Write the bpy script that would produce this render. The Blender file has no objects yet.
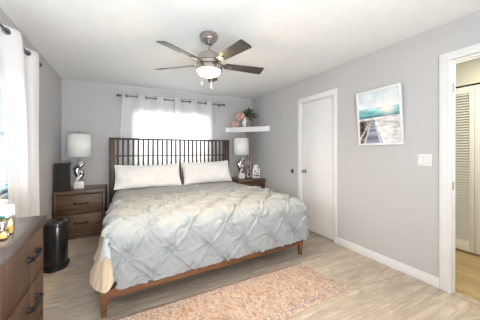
import bpy, bmesh, math, random
import numpy as np
from mathutils import Vector, Matrix, noise
random.seed(7)
C = bpy.context.scene.collection
PI = math.pi
S = bpy.context.scene

# ------------------------------------------------------------------ camera, world, lights, exposure
cd = bpy.data.cameras.new('camera'); cam = bpy.data.objects.new('camera', cd); C.objects.link(cam)
cd.sensor_width = 36; cd.lens = 36 * 232 / 480; cd.shift_y = -10 / 480; cd.clip_start = 0.02
cam.location = (0, 0, 1.287); cam.rotation_euler = (PI / 2, 0, -math.atan(117 / 232))
S.camera = cam
S.view_settings.view_transform = 'Standard'; S.view_settings.look = 'None'
S.view_settings.gamma = 1; S.view_settings.use_curve_mapping = False
S.view_settings.exposure = 0.68
w = bpy.data.worlds.new('daylight'); S.world = w; w.use_nodes = True
bg = w.node_tree.nodes['Background']; bg.inputs[0].default_value = (0.97, 0.985, 1.0, 1); bg.inputs[1].default_value = 0.8
S.cycles.max_bounces = 10; S.cycles.diffuse_bounces = 6; S.cycles.transparent_max_bounces = 12
S.cycles.caustics_reflective = False; S.cycles.caustics_refractive = False

def area(name, loc, rot, sx, sy, power, col, spread=PI):
    l = bpy.data.lights.new(name, 'AREA'); l.shape = 'RECTANGLE'; l.size = sx; l.size_y = sy
    l.energy = power; l.color = col; l.spread = spread
    o = bpy.data.objects.new(name, l); o.location = loc; o.rotation_euler = rot; C.objects.link(o); return o
# unseen fill light added behind the camera, standing in for a bounced flash
area('bounce_fill', (0.2, -0.9, 1.0), (PI - .92, 0, .10), 0.9, 0.7, 56, (0.93, 0.97, 1.0), 2.6)
# daylight coming in through the two windows
area('daylight_back_window', (0.87, 4.72, 1.5), (-PI / 2, 0, 0), 1.4, 0.9, 80, (1, 0.99, 0.98))
area('daylight_left_window', (-0.98, 1.87, 1.42), (0, -PI / 2, 0), 1.1, 1.8, 46, (0.93, 0.97, 1))
# ceiling light of the hallway
area('hallway_ceiling_light', (3.25, 0.7, 2.38), (0, 0, 0), 0.5, 0.5, 12, (1.0, 0.93, 0.73))

# ------------------------------------------------------------------ materials
def _new(name):
    m = bpy.data.materials.new(name); m.use_nodes = True
    nt = m.node_tree; return m, nt, nt.nodes['Principled BSDF']
def ramp(nt, stops):
    r = nt.nodes.new('ShaderNodeValToRGB'); e = r.color_ramp.elements
    while len(e) < len(stops): e.new(0.5)
    for k, (p, c) in enumerate(stops): e[k].position = p; e[k].color = (*c, 1)
    return r
def coords(nt, scale=(1, 1, 1), rot=(0, 0, 0)):
    t = nt.nodes.new('ShaderNodeTexCoord'); mp = nt.nodes.new('ShaderNodeMapping')
    mp.inputs['Scale'].default_value = scale; mp.inputs['Rotation'].default_value = rot
    nt.links.new(t.outputs['Object'], mp.inputs['Vector']); return mp.outputs[0]
def noise_n(nt, vec, scale, detail=4, rough=.55, dist=0):
    n = nt.nodes.new('ShaderNodeTexNoise'); n.inputs['Scale'].default_value = scale
    n.inputs['Detail'].default_value = detail; n.inputs['Roughness'].default_value = rough
    n.inputs['Distortion'].default_value = dist
    nt.links.new(vec, n.inputs['Vector']); return n.outputs['Fac']
def mixc(nt, fac, a, b, mode='MIX'):
    m = nt.nodes.new('ShaderNodeMix'); m.data_type = 'RGBA'; m.blend_type = mode
    for sock, v in ((m.inputs[0], fac), (m.inputs[6], a), (m.inputs[7], b)):
        if hasattr(v, 'links') or hasattr(v, 'is_linked'): nt.links.new(v, sock)
        elif isinstance(v, tuple): sock.default_value = (*v, 1)
        else: sock.default_value = v
    return m.outputs[2]
def bump(nt, b, h, strength=.2, dist=.01):
    n = nt.nodes.new('ShaderNodeBump'); n.inputs['Strength'].default_value = strength; n.inputs['Distance'].default_value = dist
    nt.links.new(h, n.inputs['Height']); nt.links.new(n.outputs[0], b.inputs['Normal'])
def plain(name, col, rough=.5, metal=0, var=.06, vs=6, bs=0, bscale=200, spec=.5):
    m, nt, b = _new(name)
    v = coords(nt); f = noise_n(nt, v, vs)
    lo = tuple(c * (1 - var) for c in col); hi = tuple(min(1, c * (1 + var)) for c in col)
    r = ramp(nt, [(.3, lo), (.7, hi)]); nt.links.new(f, r.inputs[0]); nt.links.new(r.outputs[0], b.inputs['Base Color'])
    b.inputs['Roughness'].default_value = rough; b.inputs['Metallic'].default_value = metal
    b.inputs['Specular IOR Level'].default_value = spec
    if bs: bump(nt, b, noise_n(nt, v, bscale, 3), bs, .002)
    return m
def wood(name, dark, mid, light, axis=0, rough=.45, fine=26, spec=.4):
    m, nt, b = _new(name)
    sc = [fine * .9] * 3; sc[axis] = 1.6
    v = coords(nt, tuple(sc)); f = noise_n(nt, v, 1.0, 7, .65, .8)
    sc2 = [5] * 3; sc2[axis] = .8
    f2 = noise_n(nt, coords(nt, tuple(sc2)), 1.3, 3, .5, 1.0)
    r = ramp(nt, [(.28, dark), (.5, mid), (.75, light)]); nt.links.new(f, r.inputs[0])
    r2 = ramp(nt, [(.3, (.72, .72, .72)), (.7, (1.12, 1.1, 1.08))]); nt.links.new(f2, r2.inputs[0])
    nt.links.new(mixc(nt, 1.0, r.outputs[0], r2.outputs[0], 'MULTIPLY'), b.inputs['Base Color'])
    b.inputs['Roughness'].default_value = rough; b.inputs['Specular IOR Level'].default_value = spec
    bump(nt, b, f, .15, .003)
    return m
def planks(name, axis, width, length, stops, vein, gap, rough=.45):
    """plank floor: boards run along the axis (0 = x, 1 = y)"""
    m, nt, b = _new(name)
    rot = (0, 0, 0) if axis == 0 else (0, 0, PI / 2)
    v = coords(nt, (1, 1, 1), rot)
    br = nt.nodes.new('ShaderNodeTexBrick'); nt.links.new(v, br.inputs['Vector'])
    br.inputs['Scale'].default_value = 1; br.inputs['Brick Width'].default_value = length; br.inputs['Row Height'].default_value = width
    br.inputs['Mortar Size'].default_value = .0016; br.inputs['Mortar Smooth'].default_value = .3; br.offset = .37
    br.inputs['Color1'].default_value = (0, 0, 0, 1); br.inputs['Color2'].default_value = (1, 1, 1, 1); br.inputs['Mortar'].default_value = (.5, .5, .5, 1)
    # shift the grain board by board
    add = nt.nodes.new('ShaderNodeVectorMath'); add.operation = 'MULTIPLY_ADD'
    nt.links.new(br.outputs['Color'], add.inputs[0]); add.inputs[1].default_value = (3.1, 5.7, 2.3); nt.links.new(v, add.inputs[2])
    mp = nt.nodes.new('ShaderNodeMapping'); mp.inputs['Scale'].default_value = (1.1, 13, 1); nt.links.new(add.outputs[0], mp.inputs[0])
    f = noise_n(nt, mp.outputs[0], 1.0, 6, .6, 1.6)
    r = ramp(nt, stops); nt.links.new(f, r.inputs[0])
    mp2 = nt.nodes.new('ShaderNodeMapping'); mp2.inputs['Scale'].default_value = (.8, 4.2, 1); nt.links.new(add.outputs[0], mp2.inputs[0])
    f2 = noise_n(nt, mp2.outputs[0], 1.6, 4, .6, 2.2)
    r2 = ramp(nt, [(.38, (1, 1, 1)), (.47, vein), (.52, vein), (.60, (1, 1, 1))]); nt.links.new(f2, r2.inputs[0])
    c = mixc(nt, .8, r.outputs[0], r2.outputs[0], 'MULTIPLY')
    r3 = ramp(nt, [(0, (.93, .93, .93)), (1, (1.05, 1.05, 1.05))]); nt.links.new(br.outputs['Color'], r3.inputs[0])
    c = mixc(nt, 1.0, c, r3.outputs[0], 'MULTIPLY')
    c = mixc(nt, br.outputs['Fac'], c, gap)
    nt.links.new(c, b.inputs['Base Color']); b.inputs['Roughness'].default_value = rough
    return m
def emit(name, col, strength):
    m, nt, b = _new(name); b.inputs['Base Color'].default_value = (*col, 1)
    b.inputs['Emission Color'].default_value = (*col, 1); b.inputs['Emission Strength'].default_value = strength; return m
def fabric(name, col, trans=0.0, clear=0.0, var=.03, weave=500, bs=.15):
    m, nt, b = _new(name)
    v = coords(nt); f = noise_n(nt, v, 4)
    r = ramp(nt, [(.3, tuple(c * (1 - var) for c in col)), (.7, tuple(min(1, c * (1 + var)) for c in col))]); nt.links.new(f, r.inputs[0])
    nt.links.new(r.outputs[0], b.inputs['Base Color']); b.inputs['Roughness'].default_value = .9
    b.inputs['Specular IOR Level'].default_value = .15; b.inputs['Sheen Weight'].default_value = .15
    bump(nt, b, noise_n(nt, v, weave, 2), bs, .001)
    out = nt.nodes['Material Output']; last = b.outputs[0]
    if trans:
        t = nt.nodes.new('ShaderNodeBsdfTranslucent'); t.inputs[0].default_value = (*[min(1, c * 1.05) for c in col], 1)
        mx = nt.nodes.new('ShaderNodeMixShader'); mx.inputs[0].default_value = trans
        nt.links.new(last, mx.inputs[1]); nt.links.new(t.outputs[0], mx.inputs[2]); last = mx.outputs[0]
    if clear:
        t = nt.nodes.new('ShaderNodeBsdfTransparent'); mx = nt.nodes.new('ShaderNodeMixShader'); mx.inputs[0].default_value = clear
        nt.links.new(last, mx.inputs[1]); nt.links.new(t.outputs[0], mx.inputs[2]); last = mx.outputs[0]
    nt.links.new(last, out.inputs[0]); return m
def glass(name, col, rough=.02, thin=False):
    m, nt, b = _new(name)
    if thin:
        t = nt.nodes.new('ShaderNodeBsdfTransparent'); t.inputs[0].default_value = (*col, 1)
        g = nt.nodes.new('ShaderNodeBsdfGlossy'); g.inputs['Roughness'].default_value = .03
        mx = nt.nodes.new('ShaderNodeMixShader'); fr = nt.nodes.new('ShaderNodeFresnel'); nt.links.new(fr.outputs[0], mx.inputs[0])
        nt.links.new(t.outputs[0], mx.inputs[1]); nt.links.new(g.outputs[0], mx.inputs[2]); nt.links.new(mx.outputs[0], nt.nodes['Material Output'].inputs[0])
    else:
        b.inputs['Base Color'].default_value = (*col, 1); b.inputs['Transmission Weight'].default_value = 1
        b.inputs['Roughness'].default_value = rough; b.inputs['IOR'].default_value = 1.45
    return m

M = {}
M['wall'] = plain('grey_wall_paint', (.497, .492, .497), .75, var=.012, vs=2, bs=.08, bscale=120, spec=.25)
M['ceiling'] = plain('white_ceiling_texture', (.80, .80, .80), .9, var=.02, vs=9, bs=.35, bscale=60, spec=.1)
M['white'] = plain('white_gloss_paint', (.73, .73, .74), .35, var=.01)
M['cream'] = plain('cream_door_paint', (.86, .85, .79), .5, var=.01)
M['hallwall'] = plain('hall_cream_paint', (.72, .70, .60), .8, var=.01)
M['floor'] = planks('greige_wood_planks', 0, .19, 1.22, [(.24, (.39, .32, .25)), (.5, (.54, .455, .365)), (.76, (.64, .56, .465))], (.76, .735, .72), (.42, .36, .30), .36)
M['hallfloor'] = planks('yellow_oak_planks', 1, .12, 1.2, [(.25, (.42, .30, .14)), (.5, (.55, .41, .21)), (.75, (.66, .51, .28))], (.8, .75, .65), (.3, .2, .1), .35)
M['bedwood'] = wood('walnut_bed_wood', (.09, .038, .018), (.19, .085, .038), (.30, .145, .07), 0)
M['headwood'] = wood('dark_headboard_wood', (.038, .024, .017), (.075, .048, .033), (.12, .08, .056), 2)
M['headwoodx'] = wood('dark_headboard_rail_wood', (.03, .02, .015), (.06, .038, .027), (.10, .065, .046), 0)
M['nswood'] = wood('rustic_drawer_wood', (.045, .024, .013), (.115, .062, .032), (.19, .108, .06), 0)
M['nstop'] = wood('rustic_top_wood', (.06, .036, .026), (.12, .075, .055), (.18, .12, .09), 0, .35)
M['drwood'] = wood('dresser_front_wood', (.032, .015, .008), (.09, .044, .023), (.17, .09, .048), 2)
M['drtop'] = wood('dresser_top_wood', (.07, .055, .05), (.12, .095, .088), (.19, .155, .145), 1, .22, spec=.8)
M['black'] = plain('black_metal', (.012, .012, .013), .4, .6)
M['blackplastic'] = plain('black_bin_plastic', (.012, .012, .013), .22)
M['nickel'] = plain('brushed_nickel', (.46, .43, .40), .26, 1.0, var=.05)
M['rodmetal'] = plain('dark_pewter_metal', (.16, .16, .17), .35, .9)
M['blade'] = wood('grey_fan_blade_wood', (.035, .031, .03), (.065, .058, .054), (.10, .09, .085), 0, .34)
M['bladetop'] = plain('silver_blade_finish', (.5, .5, .5), .35, .7)
M['dome'] = emit('lit_frosted_dome', (1, .80, .48), 6.0)
M['shade'] = fabric('white_lamp_shade_linen', (.93, .93, .92), .2)
M['curtain'] = fabric('white_curtain_cloth', (.80, .81, .83), .42, .06)
M['sidecurtain'] = fabric('white_side_curtain_cloth', (.80, .80, .82), .30)
M['duvet'] = fabric('pale_blue_grey_duvet_cotton', (.355, .372, .372), var=.03)
M['blanket'] = fabric('cream_blanket_fleece', (.70, .55, .39), var=.05)
M['sheet'] = fabric('white_sheet_cotton', (.80, .82, .86))
M['pillow'] = fabric('white_pillow_cotton', (.84, .84, .84))
M['mattress'] = fabric('white_mattress_ticking', (.75, .75, .74))
M['marble'] = plain('white_marble', (.74, .73, .72), .25, var=.12, vs=22)
M['silver'] = plain('polished_silver', (.62, .60, .58), .18, 1.0)
M['basket'] = plain('dark_woven_fibre', (.012, .010, .009), .6, var=.5, vs=40, bs=.5, bscale=90)
M['leaf'] = plain('dark_green_leaf', (.05, .09, .035), .5, var=.4, vs=30)
M['pink'] = plain('pink_petal', (.80, .44, .40), .6, var=.4, vs=40)
M['twine'] = plain('brown_dried_vine', (.22, .15, .115), .8, var=.3, vs=40)
M['pot'] = plain('white_ceramic', (.82, .82, .82), .2, var=.01)
M['glass'] = glass('clear_bottle_glass', (.95, .97, .96), thin=True)
M['windowglass'] = glass('window_glass', (.97, .99, .99), thin=True)
M['amber'] = plain('amber_liquid', (.90, .55, .14), .12, var=.05)
M['teal'] = plain('teal_label', (.02, .20, .17), .4)
M['screen'] = plain('dark_mirror_glass', (.02, .025, .035), .05, .3)
M['slatvinyl'] = fabric('white_blind_vinyl', (.80, .88, .90), .5)
M['outlet'] = plain('white_switch_plastic', (.74, .74, .73), .3, var=.01)

# ------------------------------------------------------------------ geometry helpers
def rotm(rx=0, ry=0, rz=0): return (Matrix.Rotation(rz, 4, 'Z') @ Matrix.Rotation(ry, 4, 'Y') @ Matrix.Rotation(rx, 4, 'X'))
class G:
    """collects shapes given in world coordinates and links them as one mesh object"""
    def __init__(s): s.bm = bmesh.new()
    def _merge(s, b, mat=None):
        if mat is not None: b.transform(mat)
        me = bpy.data.meshes.new('tmp'); b.to_mesh(me); b.free(); s.bm.from_mesh(me); bpy.data.meshes.remove(me); return s
    def box(s, x0, x1, y0, y1, z0, z1, bev=.003, seg=2, mat=None):
        b = bmesh.new(); bmesh.ops.create_cube(b, size=1)
        bmesh.ops.scale(b, vec=(abs(x1 - x0), abs(y1 - y0), abs(z1 - z0)), verts=b.verts)
        if bev: bmesh.ops.bevel(b, geom=b.edges[:], offset=min(bev, .49 * min(abs(x1 - x0), abs(y1 - y0), abs(z1 - z0))), segments=seg, affect='EDGES', profile=.5)
        bmesh.ops.translate(b, vec=((x0 + x1) / 2, (y0 + y1) / 2, (z0 + z1) / 2), verts=b.verts)
        return s._merge(b, mat)
    def tube(s, pts, r, n=10, mat=None, cap=True):
        pts = [Vector(p) for p in pts]; rs = r if isinstance(r, (list, tuple)) else [r] * len(pts)
        b = bmesh.new(); rings = []
        for i, p in enumerate(pts):
            t = (pts[min(i + 1, len(pts) - 1)] - pts[max(i - 1, 0)]).normalized()
            up = Vector((0, 0, 1)) if abs(t.z) < .9 else Vector((1, 0, 0))
            a = t.cross(up).normalized(); c = t.cross(a)
            rings.append([b.verts.new(p + (a * math.cos(2 * PI * k / n) + c * math.sin(2 * PI * k / n)) * rs[i]) for k in range(n)])
        for i in range(len(rings) - 1):
            for k in range(n): b.faces.new((rings[i][k], rings[i][(k + 1) % n], rings[i + 1][(k + 1) % n], rings[i + 1][k]))
        if cap: b.faces.new(rings[0][::-1]); b.faces.new(rings[-1])
        bmesh.ops.recalc_face_normals(b, faces=b.faces[:])
        return s._merge(b, mat)
    def lathe(s, prof, at=(0, 0, 0), n=32, mat=None, sx=1, sy=1, power=1.0, cap=True):
        b = bmesh.new(); rings = []
        def se(a):
            c, d = math.cos(a), math.sin(a)
            return (math.copysign(abs(c) ** power, c), math.copysign(abs(d) ** power, d))
        for r, z in prof:
            rings.append([b.verts.new((at[0] + r * sx * se(2 * PI * k / n)[0], at[1] + r * sy * se(2 * PI * k / n)[1], at[2] + z)) for k in range(n)])
        for i in range(len(rings) - 1):
            for k in range(n): b.faces.new((rings[i][k], rings[i][(k + 1) % n], rings[i + 1][(k + 1) % n], rings[i + 1][k]))
        if cap: b.faces.new(rings[0][::-1]); b.faces.new(rings[-1])
        bmesh.ops.recalc_face_normals(b, faces=b.faces[:])
        return s._merge(b, mat)
    def torus(s, c, R, r, axis='Y', n=20, m=8):
        b = bmesh.new(); vs = []
        for i in range(n):
            a = 2 * PI * i / n; row = []
            for j in range(m):
                q = 2 * PI * j / m; rr = R + r * math.cos(q)
                p = (rr * math.cos(a), r * math.sin(q), rr * math.sin(a)) if axis == 'Y' else (r * math.sin(q), rr * math.cos(a), rr * math.sin(a))
                row.append(b.verts.new((c[0] + p[0], c[1] + p[1], c[2] + p[2])))
            vs.append(row)
        for i in range(n):
            for j in range(m): b.faces.new((vs[i][j], vs[(i + 1) % n][j], vs[(i + 1) % n][(j + 1) % m], vs[i][(j + 1) % m]))
        bmesh.ops.recalc_face_normals(b, faces=b.faces[:])
        return s._merge(b)
    def ball(s, c, r, sc=(1, 1, 1), seg=16, mat=None):
        b = bmesh.new(); bmesh.ops.create_uvsphere(b, u_segments=seg, v_segments=seg // 2 + 1, radius=r)
        bmesh.ops.scale(b, vec=sc, verts=b.verts)
        if mat is not None: b.transform(mat)
        bmesh.ops.translate(b, vec=c, verts=b.verts); return s._merge(b)
    def prism(s, poly, z0, z1, bev=0, mat=None):
        b = bmesh.new(); lo = [b.verts.new((p[0], p[1], z0)) for p in poly]; hi = [b.verts.new((p[0], p[1], z1)) for p in poly]
        n = len(poly); b.faces.new(lo[::-1]); b.faces.new(hi)
        for k in range(n): b.faces.new((lo[k], lo[(k + 1) % n], hi[(k + 1) % n], hi[k]))
        bmesh.ops.recalc_face_normals(b, faces=b.faces[:])
        if bev: bmesh.ops.bevel(b, geom=b.edges[:], offset=bev, segments=2, affect='EDGES')
        return s._merge(b, mat)
    def hexa(s, lo, hi, bev=.002):
        """a tapered block from four bottom and four top corners"""
        b = bmesh.new(); a = [b.verts.new(p) for p in lo]; c = [b.verts.new(p) for p in hi]
        b.faces.new(a[::-1]); b.faces.new(c)
        for k in range(4): b.faces.new((a[k], a[(k + 1) % 4], c[(k + 1) % 4], c[k]))
        bmesh.ops.recalc_face_normals(b, faces=b.faces[:])
        if bev: bmesh.ops.bevel(b, geom=b.edges[:], offset=bev, segments=2, affect='EDGES')
        return s._merge(b)
    def grid(s, P, flip=False):
        """P: array rows x cols x 3"""
        b = bmesh.new(); R, Cn, _ = P.shape
        v = [[b.verts.new(P[i, j]) for j in range(Cn)] for i in range(R)]
        for i in range(R - 1):
            for j in range(Cn - 1):
                q = (v[i][j], v[i][j + 1], v[i + 1][j + 1], v[i + 1][j]); b.faces.new(q[::-1] if flip else q)
        return s._merge(b)
    def build(s, name, mat, parent=None, smooth=True, angle=.6):
        me = bpy.data.meshes.new(name)
        if parent is not None:
            r = parent
            while r.parent is not None: r = r.parent
            s.bm.transform(Matrix.LocRotScale(r.location, r.rotation_euler, None).inverted())
        if smooth:
            for f in s.bm.faces: f.smooth = True
            for e in s.bm.edges:
                if len(e.link_faces) == 2 and e.calc_face_angle(0) > angle: e.smooth = False
        s.bm.to_mesh(me); s.bm.free(); me.materials.append(M[mat] if isinstance(mat, str) else mat)
        o = bpy.data.objects.new(name, me); C.objects.link(o)
        if parent is not None: o.parent = parent
        return o
def thing(name, label, cat, loc=(0, 0, 0), rz=0, group=None):
    o = bpy.data.objects.new(name, None); C.objects.link(o); o.location = loc; o.rotation_euler = (0, 0, rz)
    o.empty_display_size = .1
    return tag(o, label, cat, group)
def tag(o, label, cat, group=None):
    o['label'] = label; o['category'] = cat
    if group: o['group'] = group
    return o
def struct(o): o['kind'] = 'structure'; return o
def dup(o, loc=None, rz=None, label=None):
    """copy a thing with its parts and sub-parts"""
    def rec(a, par):
        c = a.copy(); C.objects.link(c); c.parent = par
        for ch in list(a.children): rec(ch, c)
        return c
    r = rec(o, None)
    if loc is not None: r.location = loc
    if rz is not None: r.rotation_euler = (0, 0, rz)
    if label: r['label'] = label
    return r
def solid(o, t, off=0):
    m = o.modifiers.new('thick', 'SOLIDIFY'); m.thickness = t; m.offset = off; return o

# ------------------------------------------------------------------ room shell
XL, XR, YB, H, YF = -0.885, 2.63, 4.635, 2.44, -1.3
TW = .065   # thickness of the wall with the two doorways
struct(G().box(XL - .12, XR, YF, YB + .12, -.06, 0, 0).build('floor', 'floor'))
struct(G().box(XL - .12, 4.5, YF - .1, YB + .12, H, H + .08, 0).build('ceiling', 'ceiling'))
def wall_with_hole(name, mat, axis, p0, p1, a0, a1, holes, z1=H):
    """wall slab along an axis with rectangular openings (a0, a1, z0, z1)"""
    g = G()
    def bx(u0, u1, q0, q1):
        if u1 - u0 < 1e-4 or q1 - q0 < 1e-4: return
        if axis == 'x': g.box(u0, u1, p0, p1, q0, q1, 0)
        else: g.box(p0, p1, u0, u1, q0, q1, 0)
    cur = a0
    for (h0, h1, k0, k1) in sorted(holes):
        bx(cur, h0, 0, z1); bx(h0, h1, 0, k0); bx(h0, h1, k1, z1); cur = h1
    bx(cur, a1, 0, z1)
    return struct(g.build(name, mat))
wall_with_hole('wall_back', 'wall', 'x', YB, YB + .12, XL - .12, XR + TW, [(.15, 1.60, .88, 2.02)])
wall_with_hole('wall_left', 'wall', 'y', XL - .12, XL, YF, YB, [(.95, 2.80, .92, 1.93)])
wall_with_hole('wall_right', 'wall', 'y', XR, XR + TW, YF, YB, [(.17, 1.015, 0, 2.09), (2.30, 2.97, 0, 2.065)])

# windows
def window(name, axis, p, a0, a1, z0, z1, mull):
    g = G()
    def bx(u0, u1, q0, q1, d0, d1, gg):
        if axis == 'x': gg.box(u0, u1, p + d0, p + d1, q0, q1, .002)
        else: gg.box(p - d1, p - d0, u0, u1, q0, q1, .002)
    f = .045
    bx(a0, a0 + f, z0, z1, .04, .10, g); bx(a1 - f, a1, z0, z1, .04, .10, g)
    bx(a0 + f, a1 - f, z0, z0 + f, .04, .10, g); bx(a0 + f, a1 - f, z1 - f, z1, .04, .10, g)
    if mull == 'h': bx(a0 + f, a1 - f, (z0 + z1) / 2 - .018, (z0 + z1) / 2 + .018, .05, .09, g)
    else: bx((a0 + a1) / 2 - .018, (a0 + a1) / 2 + .018, z0 + f, z1 - f, .05, .09, g)
    o = struct(g.build(name, 'white'))
    g = G(); bx(a0 + f, a1 - f, z0 + f, z1 - f, .068, .072, g); g.build('window_pane', 'windowglass', o)
    g = G(); bx(a0 - .03, a1 + .03, z0 - .03, z0, -.03, .04, g); g.build('window_sill', 'white', o)
    return o
window('window_1', 'x', YB, .15, 1.60, .88, 2.02, 'v')
window('window_2', 'y', XL, .95, 2.80, .92, 1.93, 'h')

# baseboards
def baseboard(name, x0, x1, y0, y1):
    g = G().box(x0, x1, y0, y1, 0, .082, .002); 
    if x1 - x0 < y1 - y0:
        sgn = -1 if x0 > 1 else 1
        xa, xb = (x0 + .004, x1) if sgn < 0 else (x0, x1 - .004)
        g.box(xa, xb, y0, y1, .082, .096, .003)
    else: g.box(x0, x1, y0 + .004, y1, .082, .096, .003)
    return struct(g.build(name, 'white'))
baseboard('baseboard_right', XR - .014, XR, 1.09, 2.238)
baseboard('baseboard_back', XL + .014, XR - .014, YB - .014, YB)
baseboard('baseboard_left', XL, XL + .014, YF, YB - .014)
baseboard('baseboard_corner', XR - .014, XR, 3.04, YB - .014)['kind'] = 'structure'

# closed flush door in the right wall
g = G(); g.box(XR - .018, XR, 2.965, 3.035, 0, 2.065, .004); g.box(XR - .018, XR, 2.238, 2.305, 0, 2.065, .004); g.box(XR - .018, XR, 2.238, 3.035, 2.065, 2.135, .004)
g.box(XR, XR + TW, 2.955, 2.97, 0, 2.065, 0); g.box(XR, XR + TW, 2.30, 2.312, 0, 2.065, 0); g.box(XR, XR + TW, 2.312, 2.955, 2.05, 2.065, 0)
g.box(XR + .05, XR + .064, 2.935, 2.955, 0, 2.05, 0); g.box(XR + .05, XR + .064, 2.312, 2.33, 0, 2.05, 0)
struct(g.build('trim_1', 'white'))
struct(G().box(XR + TW + .002, XR + TW + .03, 2.21, 3.1, -.06, 2.3, 0).build('wall_light_block', 'hallwall'))  # unseen board added behind the closed door to block outside light
struct(G().box(XR, XR + TW + .002, 2.30, 2.97, -.06, 0, 0).build('floor_closet', 'floor'))
dr = struct(G().box(XR + .012, XR + .048, 2.315, 2.951, .012, 2.046, .003).build('door_1', 'white'))
g = G(); m = Matrix.Translation((XR + .012, 2.885, .945)) @ Matrix.Rotation(-PI / 2, 4, 'Y')
g.lathe([(.028, 0), (.028, .004), (.012, .008), (.011, .03), (.022, .038), (.026, .05), (.02, .06), (.004, .063)], mat=m); g.build('door_knob', 'nickel', dr)

# doorway to the hall
g = G(); g.box(XR - .018, XR, 1.0, 1.088, 0, 2.095, .005); g.box(XR - .018, XR, .085, 1.088, 2.095, 2.165, .005); g.box(XR - .018, XR, .085, .17, 0, 2.095, .005)
g.box(XR - .022, XR - .012, 1.012, 1.024, 0, 2.095, .002)
struct(g.build('trim_2', 'white'))
g = G(); g.box(XR, XR + TW, 1.0, 1.015, 0, 2.09, .001); g.box(XR, XR + TW, .17, .185, 0, 2.09, .001); g.box(XR, XR + TW, .185, 1.0, 2.075, 2.09, .001)
g.box(XR + .03, XR + .05, .995, 1.0, 0, 2.075, .002); g.box(XR + .03, XR + .05, .185, .995, 2.063, 2.075, .002)
jamb = struct(g.build('trim_3', 'cream'))
G().box(XR + .008, XR + .027, .998, 1.0005, .93, 1.0, .0005).build('strike_plate', 'nickel', jamb)
G().box(XR + .008, XR + .027, .998, 1.0005, 1.80, 1.89, .0005).build('hinge_plate', 'nickel', jamb)

# hall beyond the doorway
struct(G().box(XR, 3.95, YF, 2.3, -.06, 0, 0).build('floor_hall', 'hallfloor'))
struct(G().box(XR - .005, XR + TW, .17, 1.0, 0, .006, .002).build('trim_4', 'floor'))
struct(G().box(XR + TW, 3.95, 2.2, 2.3, 0, H, 0).build('wall_hall_end', 'hallwall'))
wall_with_hole('wall_hall', 'hallwall', 'y', 3.83, 3.95, YF, 2.2, [(-.366, 1.64, 0, 2.10)])
struct(G().box(3.95, 4.4, YF, 2.2, -.06, 0, 0).build('floor_closet', 'hallfloor'))
struct(G().box(4.4, 4.5, YF, 2.2, 0, H, 0).build('wall_closet_back', 'hallwall'))
struct(G().box(3.95, 4.5, 2.2, 2.3, 0, H, 0).build('wall_closet_end', 'hallwall'))
struct(G().box(3.95, 4.5, YF - .1, YF, 0, H, 0).build('wall_closet_end', 'hallwall'))
struct(G().box(3.83, 3.87, -.366, 1.64, 2.085, 2.10, 0).build('trim_5', 'black'))
cl = bpy.data.objects.new('door_2', None); C.objects.link(cl); cl.location = (3.85, .64, 0); struct(cl)
for k in range(5):
    y1 = 1.641 - k * .4; y0 = y1 - .396
    if y0 < -.4: break
    g = G(); X0, X1 = 3.835, 3.865
    g.box(X0, X1, y0, y0 + .045, .02, 2.08, .002); g.box(X0, X1, y1 - .045, y1, .02, 2.08, .002)
    g.box(X0, X1, y0 + .045, y1 - .045, 2.0, 2.08, .002); g.box(X0, X1, y0 + .045, y1 - .045, .02, .15, .002)
    p = g.build('door_panel', 'cream', cl)
    g = G(); z = .17
    while z < 1.99:
        if True:
            mm = Matrix.Translation((X0 + .015, 0, z)) @ Matrix.Rotation(-.75, 4, 'Y')
            g.box(-.017, .017, y0 + .045, y1 - .045, -.003, .003, 0, mat=mm)
        z += .033
    g.build('louvers', 'cream', p)

# ------------------------------------------------------------------ bed
FX0, FX1 = -.155, 1.975          # outer sides of the frame at the foot
def fy(x): return 2.05 + (x - FX0) * .068   # the foot end is not quite square to the wall
bed = thing('bed', 'king size walnut bed with slatted headboard against the back wall', 'bed', (.92, 3.3, 0))
g = G()
g.hexa([(FX0, fy(FX0), .135), (FX1, fy(FX1), .135), (FX1, fy(FX1) + .03, .135), (FX0, fy(FX0) + .03, .135)],
       [(FX0, fy(FX0), .205), (FX1, fy(FX1), .205), (FX1, fy(FX1) + .03, .205), (FX0, fy(FX0) + .03, .205)])
g.build('foot_rail', 'bedwood', bed)
for x0, x1, yy in ((FX0, FX0 + .03, fy(FX0) + .03), (FX1 - .03, FX1, fy(FX1) + .03)):
    G().box(x0, x1, yy, 4.45, .135, .30, .003).build('side_rail', 'bedwood', bed)
for sx, xe in ((1, FX0), (-1, FX1)):
    y0 = fy(xe) - .006; top = .06; bot = .036
    xo = xe - sx * .006
    lo = [(xo + sx * .012, y0 + .015, 0), (xo + sx * (.012 + bot), y0 + .015, 0), (xo + sx * (.012 + bot), y0 + .015 + bot, 0), (xo + sx * .012, y0 + .015 + bot, 0)]
    hi = [(xo, y0, .205), (xo + sx * top, y0, .205), (xo + sx * top, y0 + top, .205), (xo, y0 + top, .205)]
    G().hexa(lo, hi, .004).build('leg', 'bedwood', bed)
HX0, HX1, HY = -.205, 1.985, 4.46
for x0 in (HX0, HX1 - .085):
    G().box(x0, x0 + .085, HY - .03, HY + .03, 0, 1.475, .005).build('headboard_post', 'headwood', bed)
G().box(HX0 - .005, HX1 + .004, HY - .035, HY + .035, 1.462, 1.492, .005).build('headboard_top_rail', 'headwoodx', bed)
G().box(HX0 + .085, HX1 - .085, HY - .012, HY + .012, 1.175, 1.195, .002).build('headboard_cross_rail', 'headwoodx', bed)
G().box(HX0 + .085, HX1 - .085, HY - .018, HY + .018, .30, .62, .003).build('headboard_lower_rail', 'headwoodx', bed)
g = G(); n = 25
for k in range(n):
    x = HX0 + .085 + (HX1 - HX0 - .17) * (k + .5) / n
    g.box(x - .0165, x + .0165, HY - .011, HY + .011, .60, 1.465, .002)
g.build('headboard_slats', 'headwood', bed)
G().box(FX0 + .03, FX1 - .03, 2.22, 4.42, .21, .30, .01).build('slat_base', 'bedwood', bed)
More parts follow.
